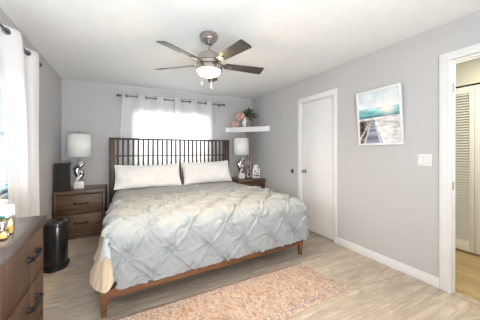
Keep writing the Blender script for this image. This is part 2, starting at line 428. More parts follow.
mat_o = G().box(-.05, 1.935, 2.2, 4.40, .30, .60, .07, 5).build('mattress', 'mattress')
tag(mat_o, 'white king mattress lying on the walnut bed under the bedding', 'mattress')

def sstep(x, a, b): t = np.clip((x - a) / (b - a), 0, 1); return t * t * (3 - 2 * t)
def fbm(x, y, sc, seed=0): return noise.noise(Vector((x * sc + seed, y * sc, seed * 1.7)))
def drape(x0, x1, y0, y1, z, r, DL, DF, DR, nu, nv, no, flare=.05, hem=None, tL=(.5, .95), tR=(.1, .9), disp=None, wave=.012, headin=True, flL=None, fadeL=None):
    """cloth laid over a box and hanging at the left, the foot and the right"""
    us = np.concatenate([-(1 - np.linspace(0, 1, no, endpoint=False)) , np.linspace(0, 1, nu), 1 + np.linspace(0, 1, no + 1)[1:]])
    vs = np.concatenate([-(1 - np.linspace(0, 1, no, endpoint=False)), np.linspace(0, 1, nv)])
    U, V = np.meshgrid(us, vs)
    a = np.maximum(np.maximum(-U, U - 1), 0); b = np.maximum(-V, 0); left = U < .5
    cx = x0 + np.clip(U, 0, 1) * (x1 - x0); cy = y0 + np.clip(V, 0, 1) * (y1 - y0) + (cx - .92) * .06 * (1 - np.clip(V, 0, 1))
    d = np.maximum(a, b)
    with np.errstate(divide='ignore', invalid='ignore'):
        ph = np.where(a >= b, 45 * b / np.maximum(a, 1e-9), 90 - 45 * a / np.maximum(b, 1e-9))
    ph = np.where(d < 1e-9, 0, ph) / 90.0
    Ds = np.where(left, DL, DR)
    t = np.where(left, sstep(ph, *tL), sstep(ph, *tR))
    D = Ds + (DF - Ds) * t
    if hem is not None: D = D + hem(cx, cy, ph, left) 
    dist = d * D
    sg = np.where(left, -1.0, 1.0)
    dx = np.cos(ph * PI / 2) * sg; dy = -np.sin(ph * PI / 2)
    arc = r * PI / 2; ang = np.minimum(dist, arc) / r; ex = np.maximum(dist - arc, 0)
    fl = flare + np.where(left, (flL if flL is not None else flare) - flare, 0) * (1 - sstep(ph, .78, .97))
    tight = 1 - .75 * sstep(cy, 3.55, 3.95) if headin else 1.0
    out = (r * np.sin(ang) + fl * ex) ; drop = r * (1 - np.cos(ang)) + ex
    per = cx * 1.0 + cy * 1.0 + ph * .2 * np.sign(sg)
    out = out + wave * (ex / .4) * (np.sin(per * 17) + .6 * np.sin(per * 29 + 1.3))
    out = out * np.where(left, 1.0, tight)
    P = np.stack([cx + dx * out, cy + dy * out, z - drop], -1)
    cu = cx + dx * dist; cv = cy + dy * dist
    if disp is not None:
        gu = np.gradient(P, axis=1); gv = np.gradient(P, axis=0)
        N = np.cross(gu, gv); N /= np.maximum(np.linalg.norm(N, axis=-1, keepdims=True), 1e-9)
        h = disp(cu, cv)
        P = P + N * h[..., None]
    return P
def pintuck(cu, cv):
    SX, SY = .36, .19
    rng = np.random.RandomState(3); best = np.full(cu.shape, 9.); sec = np.zeros(cu.shape); rad = np.zeros(cu.shape)
    for i in range(-2, 9):
        for j in range(-2, 16):
            ox = (.5 if j % 2 else 0)
            tx = -.16 + (i + ox) * SX + rng.uniform(-.02, .02); ty = 1.74 + j * SY + rng.uniform(-.015, .015)
            k = rng.randint(5, 8); p0 = rng.uniform(0, 6.28); amp = rng.uniform(.7, 1.3)
            ddx = cu - tx; ddy = cv - ty; rr = np.hypot(ddx, ddy); th = np.arctan2(ddy, ddx)
            best = np.minimum(best, rr)
            wgt = np.exp(-(rr / .115) ** 2) * (1 - np.exp(-(rr / .022) ** 2))
            rad += amp * wgt * (2.2 * (.5 + .5 * np.cos(k * th + p0 + 1.2 * np.sin(rr * 30))) ** 4 - .6 + .9 * np.cos((k + 7) * th + 2 * p0 + 3 * np.sin(rr * 22)))
            # soft creases running from tuck to tuck along the diamond
    wx = .02 * np.sin(cv * 13 + 1) + .012 * np.sin(cv * 31); wy = .015 * np.sin(cu * 17) + .01 * np.sin(cu * 37 + 2); cu0, cv0 = cu, cv; cu = cu + wx * np.minimum(1, best / .12); cv = cv + wy * np.minimum(1, best / .12)
    e1 = np.abs(((cu + .16) / SX + (cv - 1.74) / (2 * SY) + .5) % 1 - .5) * SX * .72
    e2 = np.abs(((cu + .16) / SX - (cv - 1.74) / (2 * SY) + .5) % 1 - .5) * SX * .72
    cre = np.exp(-(e1 / .009) ** 2) + np.exp(-(e2 / .009) ** 2)
    e3 = np.abs(e1 - .022); e4 = np.abs(e2 - .022); cre2 = np.exp(-(e3 / .012) ** 2) + np.exp(-(e4 / .012) ** 2)
    fade = 1 - .65 * sstep(cv, 3.15, 3.6)
    near = np.exp(-(best / .17) ** 2)
    h = .030 * (1 - np.exp(-(best / .04) ** 2)) + .010 * rad + (.011 + .008 * near) * cre - .006 * cre2
    nz = np.array([[fbm(cu[i, j], cv[i, j], 9, 2) * .005 + fbm(cu[i, j], cv[i, j], 26, 5) * .0045 + fbm(cu[i, j], cv[i, j], 2.2, 9) * .012 for j in range(cu.shape[1])] for i in range(cu.shape[0])])
    return (h + .006) * fade + nz + .012
P = drape(.0, 1.925, 2.245, 4.28, .640, .115, .13, .50, .47, 270, 270, 70, flare=.0, tL=(.52, .92), disp=pintuck, wave=.008)
duv = G().grid(P).build('duvet', 'duvet', angle=3)
tag(duv, 'pale blue grey pintuck duvet spread over the walnut bed', 'duvet')
def ripple(a): 
    def f(cu, cv):
        return np.array([[fbm(cu[i, j], cv[i, j], 7, 4) * a + fbm(cu[i, j], cv[i, j], 18, 1) * a * .4 for j in range(cu.shape[1])] for i in range(cu.shape[0])])
    return f
P = drape(-.035, 1.925, 2.245, 4.25, .622, .098, .455, .37, .30, 60, 60, 30, flare=.01, tL=(.75, .98), disp=ripple(.012), wave=.016, flL=.36)
bl = G().grid(P).build('blanket', 'blanket', angle=3)
tag(bl, 'cream blanket hanging below the duvet at the left foot corner', 'blanket')
def zig(cx, cy, ph, left):
    q = cy * 3.2 + ph * 1.3
    return np.where(left & (ph < .9), .11 * (1 - np.abs((q % 1) * 2 - 1)) * (1 - sstep(ph, .6, .9)), 0)
P = drape(-.035, 1.925, 2.245, 4.27, .631, .110, .24, .30, .25, 50, 70, 26, flare=.02, tL=(.3, .9), hem=zig, wave=.014, flL=.22, disp=ripple(.003))
sh = G().grid(P).build('bed_sheet', 'sheet', angle=3)
tag(sh, 'white top sheet with pointed hem peeking out left of the duvet', 'sheet')

def pillow(name, label, cx, cy, cz, w_, h_, t_, lean, rz, seed, roll=0):
    n1, n2 = 46, 30
    o = thing(name, label, 'pillow', (cx, cy, cz), rz, 'white pillows leaning on the headboard'); g = G()
    R = Matrix.Translation((cx, cy, cz)) @ Matrix.Rotation(rz, 4, 'Z') @ Matrix.Rotation(lean, 4, 'X') @ Matrix.Rotation(roll, 4, 'Y')
    def side(sg):
        P = np.zeros((n2, n1, 3))
        for i in range(n2):
            for j in range(n1):
                u = -1 + 2 * j / (n1 - 1); v = -1 + 2 * i / (n2 - 1)
                u = math.copysign(abs(u) ** .85, u); v = math.copysign(abs(v) ** .85, v)
                x = u * (w_ / 2) * (1 - .04 * (1 - v * v) ** 1) ; zz = v * (h_ / 2) * (1 - .05 * (1 - u * u))
                zz -= .012 * (1 - u * u) * (v > 0) * v
                e = (max(0, 1 - abs(u) ** 3.2)) ** .55 * (max(0, 1 - abs(v) ** 2.6)) ** .55
                y = sg * t_ / 2 * e + (.022 * fbm(u * 1.6, v, 2.2, seed) + .013 * fbm(u * 2, v, 5, seed + 3)) * min(1, e * 1.5)
                y += .006 * e * math.sin(9 * u + 5 * v + seed) * abs(u) 
                p = R @ Vector((x, y, zz)); P[i, j] = p
        return P
    g.grid(side(-1)); g.grid(side(1), True)
    bmesh.ops.remove_doubles(g.bm, verts=g.bm.verts, dist=1e-5)
    c = g.build('pillow_cover', 'pillow', o, angle=1.2)
    e = G(); b = []
    for k in range(81):
        t = k / 80 * 4; sct = int(t) % 4; f = (t - int(t)) * 2 - 1
        u, v = [(f, -1), (1, f), (-f, 1), (-1, -f)][sct]
        b.append(R @ Vector((u * (w_ / 2) * (1 - .04 * (1 - v * v)), 0, v * (h_ / 2) * (1 - .05 * (1 - u * u)) - (.012 * (1 - u * u) if v > 0 else 0))))
    e.tube(b, .004, 6, cap=False); e.build('piping', 'pillow', o)
    return o
pillow('pillow', 'wide white pillow leaning on the headboard beside the lamp with black woven box', .395, 4.175, .858, 1.04, .42, .17, -.50, .01, 1.0)
pillow('pillow', 'white pillow leaning on the headboard on the shelf side of the bed', 1.425, 4.195, .876, .93, .43, .19, -.45, -.01, 5.0, -.02)

# ------------------------------------------------------------------ nightstands
def bow_handle(g, c, half, along, out, r=.006, stand=.028, square=False):
    """a bar pull: two feet and a bar; along / out are unit vectors"""
    c = Vector(c); A = Vector(along); O = Vector(out)
    for sg in (-1, 1):
        g.tube([c + A * half * sg, c + A * half * sg + O * stand], r * 1.5, 8)
        g.ball(c + A * half * sg + O * .002, r * 1.9, (1, 1, 1), 10)
    pts = [c + A * half * t + O * (stand + .004 * (1 - t * t)) for t in np.linspace(-1.1, 1.1, 9)]
    g.tube(pts, r, 8)
def nightstand():
    x0, x1, y0, y1 = -.865, -.245, 4.03, 4.60
    o = thing('nightstand', 'dark rustic two drawer nightstand in the corner beside the black bin', 'nightstand', ((x0 + x1) / 2, (y0 + y1) / 2, 0), 0, 'matching nightstands either side of the bed')
    g = G(); g.box(x0, x0 + .03, y0 + .012, y1, .0, .65, .003); g.box(x1 - .03, x1, y0 + .012, y1, 0, .65, .003); g.box(x0 + .03, x1 - .03, y1 - .02, y1, .03, .65, 0)
    g.box(x0 + .03, x1 - .03, y0 + .015, y1 - .02, .06, .085, 0); g.box(x0 + .03, x1 - .03, y0 + .02, y0 + .04, .35, .38, 0)
    g.box(x0 + .03, x1 - .03, y0 + .035, y1 - .02, .0, .06, 0)
    g.build('carcass', 'nstop', o)
    G().box(x0 - .006, x1 + .006, y0 - .008, y1 + .005, .65, .70, .004).build('top', 'nstop', o)
    for z0, z1 in ((.37, .642), (.088, .360)):
        d = G().box(x0 + .034, x1 - .034, y0, y0 + .30, z0, z1, .005).build('drawer', 'nswood', o)
        g = G(); bow_handle(g, ((x0 + x1) / 2 + .015, y0, (z0 + z1) / 2 + .012), .075, (1, 0, 0), (0, -1, 0), .008, .03); g.build('handle', 'black', d)
    return o
ns = nightstand()
dup(ns, (2.307, ns.location.y, 0), label='dark rustic nightstand under the corner shelf, partly hidden by the bed')

# ------------------------------------------------------------------ table lamps
def lamp(x, y, z):
    o = thing('table_lamp', 'silver sculptural table lamp with white drum shade beside the black woven box', 'lamp', (x, y, z), 0, 'matching lamps on the nightstands')
    G().box(x - .065, x + .065, y - .05, y + .05, z, z + .11, .006).build('base', 'marble', o)
    g = G()
    def blob(px, pz, rx, rz, tw, py=0): g.ball((x + px, y + py, z + pz), 1, (rx, .034, rz), 20, Matrix.Rotation(tw, 4, 'Y'))
    g.tube([(x, y, z + .105), (x - .012, y, z + .18), (x - .035, y, z + .25), (x - .02, y, z + .33), (x + .01, y, z + .40)], [.018, .034, .044, .034, .012], 16)
    blob(.012, .17, .034, .085, .5); blob(-.035, .27, .045, .07, -.5, .01); blob(.012, .345, .032, .075, .9, -.01)
    blob(.035, .24, .026, .06, -.3)
    g.build('sculpture', 'silver', o)
    G().ball((x - .015, y - .03, z + .155), 1, (.022, .012, .05), 14, Matrix.Rotation(.5, 4, 'Y')).build('leaf', 'marble', o)
    b = G(); b.ball((x + .02, y - .03, z + .39), 1, (.04, .012, .018), 14, Matrix.Rotation(-.75, 4, 'Y'))
    b.build('leaf', 'marble', o)
    G().tube([(x, y, z + .40), (x, y, z + .85)], .006, 10).build('stem', 'nickel', o)
    g = G(); g.lathe([(.158, 0), (.153, .345)], (x, y, z + .485), 48, cap=False); s = g.build('lamp_shade', 'shade', o); solid(s, .003)
    g = G(); g.torus((x, y, z + .83), .02, .003, 'Y', 12, 6)
    for k in range(3): a = k * 2 * PI / 3; g.tube([(x, y, z + .815), (x + .152 * math.cos(a), y + .152 * math.sin(a), z + .825)], .002, 6)
    g.lathe([(.012, 0), (.014, .012), (.006, .02), (.002, .022)], (x, y, z + .85), 12); g.build('finial', 'nickel', o)
    return o
lp = lamp(-.60, 4.30, .70)
dup(lp, (2.185, 4.28, .70), label='silver sculptural table lamp with white drum shade beneath the corner shelf')

# black woven box beside the left lamp
o = thing('woven_box', 'tall black woven box standing beside the lamp in the room corner', 'box', (-.775, 4.13, .70), .12)
Rb = Matrix.Translation((-.775, 4.13, .70)) @ Matrix.Rotation(.12, 4, 'Z')
g = G()
for k in range(13):
    z0 = .004 + k * .029; off = .003 * (-1) ** k
    for j in range(5):
        xx = -.09 + j * .036; q = .004 * (-1) ** (k + j)
        g.box(xx, xx + .036, -.055 - q, .055 + q, z0, z0 + .029, .006, 2, Rb)
g.build('body', 'basket', o)
g = G(); g.box(-.094, .094, -.062, .062, .381, .395, .005, 2, Rb); g.build('rim', 'basket', o)
g = G(); g.tube([Rb @ Vector(p) for p in ((.06, 0, .39), (.072, 0, .41), (.09, 0, .405), (.096, 0, .37))], .006, 8); g.build('handle', 'basket', o)

# small printed box and photo card on the right nightstand
o = thing('tissue_box', 'small white box with black printed marks beside the lamp under the shelf', 'box', (2.51, 4.24, .70), -.2)
Rb = Matrix.Translation((2.51, 4.24, .70)) @ Matrix.Rotation(-.2, 4, 'Z')
G().box(-.08, .08, -.05, .05, 0, .20, .006, 2, Rb).build('carton', 'pot', o)
for (x, z, w_, h_) in ((.02, .05, .035, .014), (.02, .10, .03, .008), (-.04, .06, .012, .022), (-.03, .14, .016, .012), (.035, .155, .012, .010)):
    G().box(x - w_, x + w_, -.0515, -.0495, z - h_, z + h_, .0005, 1, Rb).build('printed_mark', 'black', o)
g = G(); Pt = np.zeros((14, 14, 3))
for i in range(14):
    for j in range(14):
        u, v = j / 13 - .5, i / 13
        Pt[i, j] = Rb @ Vector((u * .07 * (1 + v * .7), .012 * math.sin(u * 14 + v * 3), .185 + .09 * v * (1 - .4 * abs(u)) + .012 * math.sin(j * 1.7)))
g.grid(Pt); solid(g.build('tissue', 'sheet', o), .002)
o = thing('photo_frame', 'small standing picture card between the lamp and the white box', 'photo frame', (2.43, 4.37, .70), .15)
Rb = Matrix.Translation((2.43, 4.37, .70)) @ Matrix.Rotation(.15, 4, 'Z') @ Matrix.Rotation(-.12, 4, 'X')
G().box(-.07, .07, -.006, .006, .004, .36, .003, 2, Rb).build('frame', 'pot', o)
for (x, z, w_, h_) in ((-.01, .06, .028, .03), (.012, .14, .022, .03), (-.015, .22, .02, .035), (.02, .25, .012, .014)):
    G().box(x - w_, x + w_, -.0075, -.0055, z - h_, z + h_, .0005, 1, Rb).build('print', 'rodmetal', o)

# ------------------------------------------------------------------ corner shelf and its plants
poly = [(1.985, YB - .001), (XR - .001, YB - .001), (XR - .001, 3.885)]
sf = G().prism(poly, 1.665, 1.77, .004).build('corner_shelf', 'pot')
tag(sf, 'white floating triangular shelf across the back right corner', 'shelf')
o = thing('potted_plant', 'white vase of dark green foliage on the corner shelf', 'plant', (2.37, 4.42, 1.77))
G().lathe([(.04, 0), (.072, .035), (.086, .09), (.08, .15), (.056, .195), (.052, .215), (.044, .215), (.046, .195), (.0, .19)], (2.37, 4.42, 1.77), 28, cap=False).build('vase', 'pot', o)
def leaf(g, p, d, L, w_, up=Vector((0, 0, 1))):
    d = d.normalized(); sd = d.cross(up)
    if sd.length < .1: sd = Vector((1, 0, 0))
    sd.normalize(); nn = sd.cross(d); P = np.zeros((6, 3, 3))
    for i in range(6):
        t = i / 5; ww = w_ * math.sin(PI * min(1, .08 + t * .92)) ** .8
        c = p + d * L * t - Vector((0, 0, 1)) * L * .35 * t * t
        for j in range(3): P[i, j] = c + sd * ww * (j - 1) + nn * (.25 * ww * abs(j - 1))
    g.grid(P)
rnd = random.Random(4)
g = G(); g2 = G()
for k in range(30):
    a = rnd.uniform(0, 2 * PI); el = rnd.uniform(.2, 1.3); L = rnd.uniform(.14, .27)
    st = Vector((2.37, 4.42, 1.95)); d = Vector((math.cos(a) * math.cos(el), math.sin(a) * math.cos(el), math.sin(el)))
    e = st + d * L * .75 + Vector((.05, -.02, 0)); g2.tube([st, (st + e) / 2 + Vector((0, 0, .01)), e], .0025, 5)
    for q in range(3): leaf(g, st.lerp(e, .5 + q * .25), d + Vector((rnd.uniform(-.6, .6), rnd.uniform(-.6, .6), rnd.uniform(-.4, .4))), rnd.uniform(.08, .13), .024)
g.build('foliage', 'leaf', o); g2.build('stems', 'twine', o)
o = thing('pink_flowers', 'spray of pink artificial blossoms on the corner shelf left of the vase', 'flowers', (2.22, 4.42, 1.77))
g = G(); g2 = G()
pts = [Vector((2.27, 4.43, 1.96)), Vector((2.24, 4.42, 2.03)), Vector((2.18, 4.44, 2.00)), Vector((2.13, 4.46, 1.90)), Vector((2.10, 4.47, 1.82))]
g2.tube([(2.23, 4.43, 1.775), (2.25, 4.43, 1.88)] + pts[1:], .004, 6)
g2.lathe([(.032, 0), (.036, .006), (.014, .018), (.004, .02)], (2.23, 4.43, 1.7705), 16)
for k in range(26):
    t = rnd.uniform(0, 3.99); i = int(t); c = pts[i].lerp(pts[i + 1], t - i) + Vector((rnd.uniform(-.05, .05), rnd.uniform(-.05, .05), rnd.uniform(-.05, .05)))
    c.z = max(c.z, 1.80)
    for q in range(5):
        a = q * 2 * PI / 5 + k; leaf(g, c, Vector((math.cos(a), -.5, math.sin(a))), .048, .02, Vector((0, 1, 0)))
g.build('petals', 'pink', o); g2.build('stem', 'twine', o)
o = thing('hanging_vine', 'brown dried trailing strands hanging from the corner shelf behind the lamp', 'hanging vine', (2.30, 4.20, 1.77))
g = G()
for k in range(9):
    x = 2.352 + (k - 4) * .011; yy = 4.245 - (x - 2.352) * 1.2
    pts = [(2.39 + (k - 4) * .004, 4.415, 1.975), (2.41 + (k - 4) * .006, 4.35, 2.01), (x + .03, yy + .05, 1.95), (x + .012, yy, 1.86)]
    pts += [(x + .006 * math.sin(k * 2 + t * 9), yy - .012 + .003 * math.sin(t * 7 + k), 1.779 - t * (1.0 + .03 * math.sin(k * 3))) for t in np.linspace(0.0, 1, 14)]
    g.tube(pts, .0045, 6)
g.build('strands', 'twine', o)

# ------------------------------------------------------------------ curtains
def rod(name, label, a, b, axis, r=.011, wall=None):
    """rod with finials, carried by brackets"""
    mid = tuple((a[i] + b[i]) / 2 for i in range(3)); o = thing(name, label, 'curtain rod', mid)
    G().tube([a, b], r, 14).build('pole', 'rodmetal', o)
    A = Vector(b) - Vector(a); A.normalize()
    for e, sg in ((a, -1), (b, 1)):
        g = G(); q = A.to_track_quat('Z', 'Y').to_matrix().to_4x4() if sg > 0 else (-A).to_track_quat('Z', 'Y').to_matrix().to_4x4()
        g.lathe([(r, 0), (.017, .004), (.017, .012), (.012, .018), (.024, .035), (.026, .05), (.018, .066), (.004, .072)], mat=Matrix.Translation(e) @ q)
        g.build('finial', 'rodmetal', o)
        p = Vector(e) - A * sg * .03; w_ = Vector(p)
        if axis == 'x': w_.y = wall
        else: w_.x = wall
        g = G(); g.tube([p + Vector((0, 0, -.014)), w_ + Vector((0, 0, -.014))], .006, 8)
        dn = (w_ - p).normalized() * -.006
        g.tube([w_ + Vector((0, 0, -.014)), w_ + Vector((0, 0, -.014)) + dn], .022, 14); g.torus(p, r + .003, .004, 'X' if axis == 'x' else 'Y', 14, 6)
        g.build('bracket', 'rodmetal', o)
    return o
RZ, RY = 2.235, 4.53
rod('curtain_rod', 'dark metal curtain rod with round finials above the headboard', (-.03, RY, RZ), (1.86, RY, RZ), 'x', wall=YB)
def curtain(label, axis, a0, a1, off, ztop, zbot, period, amp, phase, mat, ringz, ga, group, ext=(0, 0), nfold=3):
    mid = (a0 + a1) / 2; loc = (mid, off, zbot) if axis == 'x' else (off, mid, zbot)
    o = thing('curtain', label, 'curtain', loc, 0, group); nx, nz = int((a1 - a0) / .008), 46
    P = np.zeros((nz, nx, 3))
    for i in range(nz):
        t = i / (nz - 1); z = zbot + (ztop - zbot) * t
        for j in range(nx):
            f = j / (nx - 1); s = a0 + (a1 - a0) * f
            aa = s + (1 - t) ** .6 * ((-ext[0]) * (1 - f) + ext[1] * f) 
            k = min(1, (1 - t) * 1.5)
            d = amp * math.sin(2 * PI * (s - phase) / period) * (1 - .35 * k) + k * .010 * math.sin(2 * PI * s / (period * .43) + 2 * t) + k * .006 * math.sin(2 * PI * s / (period * .21) - 3 * t)
            z2 = z - (.006 * math.cos(4 * PI * (s - phase) / period) if i == nz - 1 else 0)
            P[i, j] = (aa, off + d, z2) if axis == 'x' else (off + d, aa, z2)
    c = G().grid(P).build('curtain_panel', mat, o, angle=3); solid(c, .0015)
    for s in ga:
        g = G(); ctr = (s, off, ringz) if axis == 'x' else (off, s, ringz)
        g.torus(ctr, .021, .0055, 'X' if axis == 'x' else 'Y', 20, 8) if False else g.torus(ctr, .021, .006, 'Y' if axis == 'x' else 'X', 20, 8)
        for v in g.bm.verts:   # turn each ring into the slope of the fold
            q = (v.co - Vector(ctr)); sg = math.cos(2 * PI * (s - phase) / period); an = math.copysign(.95, sg)
            v.co = Vector(ctr) + Matrix.Rotation(an if axis == 'x' else -an, 3, 'Z') @ q
        g.build('grommet', 'rodmetal', o)
    return o
per = .322
ph0 = .055
def crossings(a0, a1): return [ph0 + k * per / 2 for k in range(0, 14) if a0 + .01 < ph0 + k * per / 2 < a1 - .01]
curtain('sheer white grommet curtain on the lampside half of the headboard window', 'x', .0, .865, RY, RZ + .045, .75, per, .036, ph0, 'curtain', RZ, crossings(0, .865), 'curtains at the headboard window', (.07, -.02))
curtain('sheer white grommet curtain on the shelf side half of the headboard window', 'x', .875, 1.68, RY, RZ + .045, .75, per, .036, ph0, 'curtain', RZ, crossings(.875, 1.68), 'curtains at the headboard window', (-.02, .05))
rod('curtain_rod', 'dark metal curtain rod above the side window over the dresser', (-.79, .75, 2.19), (-.79, 3.10, 2.19), 'y', wall=XL)
curtain('white grommet curtain hanging at the side window beyond the dresser', 'y', 2.20, 3.05, -.79, 2.235, .12, .44, .05, 2.37, 'sidecurtain', 2.19, [2.37, 2.59, 2.81, 3.03], None, (-.42, .04))

# blind inside the left window
o = thing('window_blind', 'white horizontal slat blind in the side window behind the curtain', 'blind', (XL - .03, 1.77, .95))
g = G(); z = .97
while z < 1.88:
    g.box(-.022, .022, -.79, .985, -.001, .001, 0, mat=Matrix.Translation((XL - .025, 1.775, z)) @ Matrix.Rotation(.5, 4, 'Y')); z += .034
g.build('slats', 'slatvinyl', o)
G().box(XL - .04, XL - .005, .96, 2.79, 1.885, 1.925, .003).build('headrail', 'white', o)
G().box(XL - .036, XL - .012, .97, 2.78, .935, .955, .003).build('bottom_rail', 'white', o)

# ------------------------------------------------------------------ ceiling fan
fx, fyy = .77, 2.217
fan = thing('ceiling_fan', 'five blade brushed nickel ceiling fan with lit dome light', 'ceiling fan', (fx, fyy, H))
G().lathe([(.0, 0), (.088, 0), (.092, -.008), (.091, -.022), (.086, -.026), (.085, -.040), (.078, -.044), (.074, -.058), (.064, -.064), (.056, -.078), (.044, -.084), (.034, -.100), (.022, -.106), (.0, -.107)], (fx, fyy, H), 40).build('canopy', 'nickel', fan)
G().tube([(fx, fyy, H - .11), (fx, fyy, 2.27)], .0125, 14).build('downrod', 'nickel', fan)
G().lathe([(.0, .125), (.020, .125), (.026, .104), (.060, .094), (.098, .082), (.112, .070), (.118, .05), (.122, .012), (.114, .008), (.114, 0), (.124, -.004), (.124, -.026), (.108, -.034), (.0, -.034)], (fx, fyy, 2.16), 48).build('motor_housing', 'nickel', fan)
G().lathe([(.100, -.032), (.126, -.036), (.130, -.046), (.130, -.075), (.122, -.080), (.0, -.080)], (fx, fyy, 2.16), 48).build('light_ring', 'nickel', fan)
G().lathe([(.117, 0), (.115, -.012), (.100, -.034), (.072, -.050), (.035, -.058), (.0, -.060)], (fx, fyy, 2.082), 48).build('light_dome', 'dome', fan)
for k in range(5):
    a = math.radians(66 + 72 * k)
    base = Matrix.Translation((fx, fyy, 2.145)) @ Matrix.Rotation(a, 4, 'Z')
    pit = base @ Matrix.Rotation(math.radians(-15), 4, 'X')
    g = G(); g.hexa([(.10, -.028, -.002), (.19, -.02, -.002), (.19, .02, -.002), (.10, .028, -.002)], [(.10, -.028, .006), (.19, -.02, .006), (.19, .02, .006), (.10, .028, .006)], .001)
    g.hexa([(.17, -.035, -.008), (.25, -.028, -.008), (.25, .028, -.008), (.17, .035, -.008)], [(.17, -.035, -.002), (.25, -.028, -.002), (.25, .028, -.002), (.17, .035, -.002)], .001)
    g.bm.transform(pit); br = g.build('blade_arm', 'nickel', fan)
    out = []
    for t in np.linspace(0, 1, 14): out.append((.165 + .415 * t, -(.043 + .021 * t ** .8) ))
    outl = out + [(.588, -.045), (.590, .040)] + [(x, -y * .93) for x, y in reversed(out)]
    g = G(); g.prism([(p[0], p[1]) for p in outl], -.002, .004, .0012); g.bm.transform(pit); bo = g.build('blade', 'blade', fan)
    g = G(); g.prism([(p[0] * .998 + .0005, p[1] * .97) for p in outl], .0041, .0052, 0); g.bm.transform(pit); g.build('blade_top', 'bladetop', bo)
for (dx, dy, L, rr) in ((-.03, .06, .12, .005), (.035, .055, .155, .0045)):
    g = G(); x, y = fx + dx, fyy + dy; z0 = 2.085 - (.05 if abs(dx) < .04 else .0)
    x, y = fx + dx * 1.6, fyy + dy * 1.6
    g.tube([(x, y, 2.084), (x, y, 2.03 - L + .07)], .0012, 6); g.lathe([(.001, .02), (rr, .012), (rr, -.004), (.002, -.012)], (x, y, 2.03 - L + .06), 10)
    g.build('pull_chain', 'rodmetal', fan)
L = bpy.data.lights.new('fan_light', 'SPOT'); L.energy = 40; L.color = (1, .76, .50); L.shadow_soft_size = .09; L.spot_size = math.radians(165); L.spot_blend = .6
lo = bpy.data.objects.new('fan_light', L); lo.location = (fx, fyy, 1.99); C.objects.link(lo)
L2 = bpy.data.lights.new('fan_light_glow', 'POINT'); L2.energy = 11; L2.color = (1, .74, .45); L2.shadow_soft_size = .05
lo2 = bpy.data.objects.new('fan_light_glow', L2); lo2.location = (fx, fyy, 2.0); C.objects.link(lo2)

# ------------------------------------------------------------------ picture on the right wall
def pic_col(p, q):
    n = fbm(p, q, 6, 3); n2 = fbm(p * .6, q * 3, 9, 8); n3 = fbm(p, q, 40, 5)
    hor = .50; 
    if q > .68:
        t = (q - .68) / .32; c = np.array([.74, .78, .80]) * (1 - t) + np.array([.60, .66, .70]) * t
        c = c + .10 * n + np.array([.05, .03, .03]) * n2
    elif q > hor:
        t = (q - hor) / .18; c = np.array([.14, .34, .38]) * (1 - t) + np.array([.45, .68, .70]) * t
        c = c * (1 + .45 * n2); 
        if t < .25: c = c * .6 + np.array([.30, .36, .36]) * .4
    else:
        c = np.array([.72, .71, .71]) + .28 * n + .22 * n2 + .16 * n3
        if p < .42 and q < .46:
            c = np.array([.30, .28, .25]) * (1 + .9 * n3 + .8 * n)
    g_ = math.exp(-(((p - .72) / .16) ** 2 + ((q - .66) / .11) ** 2)); c = c * (1 - g_) + np.array([.92, .80, .74]) * g_
    vp = (.36, .50)
    if q < vp[1]:
        t = (vp[1] - q) / vp[1]
        l, r = vp[0] - .27 * t, vp[0] + .20 * t
        if l < p < r:
            s = (p - l) / (r - l); z = 1 / (t + .03)
            c = np.array([.36, .38, .43]) * (1 + .25 * math.sin(z * 9)) + .05 * n3
            if s < .10 or s > .90: c = np.array([.62, .64, .68])
        if r < p < r + .02 * t + .005: c = np.array([.35, .38, .45])
        ll = vp[0] - .44 * t
        if ll - .03 * t < p < ll + .02 * t: c = np.array([.72, .74, .76])
    return np.clip((c - .5) * 1.25 + .44, .01, 1)
def painting():
    yl, yr, z0, z1 = 1.905, 1.39, 1.345, 1.985; cyy, cz = (yl + yr) / 2, (z0 + z1) / 2
    o = thing('framed_picture', 'white framed beach boardwalk picture on the right wall', 'picture', (XR, cyy, cz))
    R = Matrix.Translation((XR - .001, cyy, z0)) @ Matrix.Rotation(math.radians(-.7), 4, 'X') @ Matrix.Rotation(math.radians(-3.6), 4, 'Y') @ Matrix.Translation((0, 0, cz - z0))
    hw, hh, f = (yl - yr) / 2, (z1 - z0) / 2, .022
    g = G(); g.box(-.026, 0, -hw, hw, hh - f, hh, .002, 2, R); g.box(-.026, 0, -hw, hw, -hh, -hh + f, .002, 2, R)
    g.box(-.026, 0, -hw, -hw + f, -hh + f, hh - f, .002, 2, R); g.box(-.026, 0, hw - f, hw, -hh + f, hh - f, .002, 2, R)
    g.build('frame', 'white', o)
    m, nt, b = _new('beach_print'); at = nt.nodes.new('ShaderNodeVertexColor'); at.layer_name = 'print'
    nt.links.new(at.outputs[0], b.inputs['Base Color']); b.inputs['Roughness'].default_value = .3
    nx, nz = 110, 140; P = np.zeros((nz, nx, 3)); w_, h_ = hw - f, hh - f; cols = []
    for i in range(nz):
        for j in range(nx):
            p, q = j / (nx - 1), i / (nz - 1); P[i, j] = R @ Vector((-.014, w_ - 2 * w_ * p, -h_ + 2 * h_ * q)); cols.append(pic_col(p, q))
    pr = G().grid(P, True).build('print', m, o)
    me = pr.data; ca = me.color_attributes.new('print', 'FLOAT_COLOR', 'POINT')
    ca.data.foreach_set('color', np.concatenate([np.array(cols), np.ones((len(cols), 1))], 1).astype(np.float32).ravel())
    G().box(-.010, 0, -w_, w_, -h_, h_, 0, 1, R).build('backing', 'white', o)
painting()

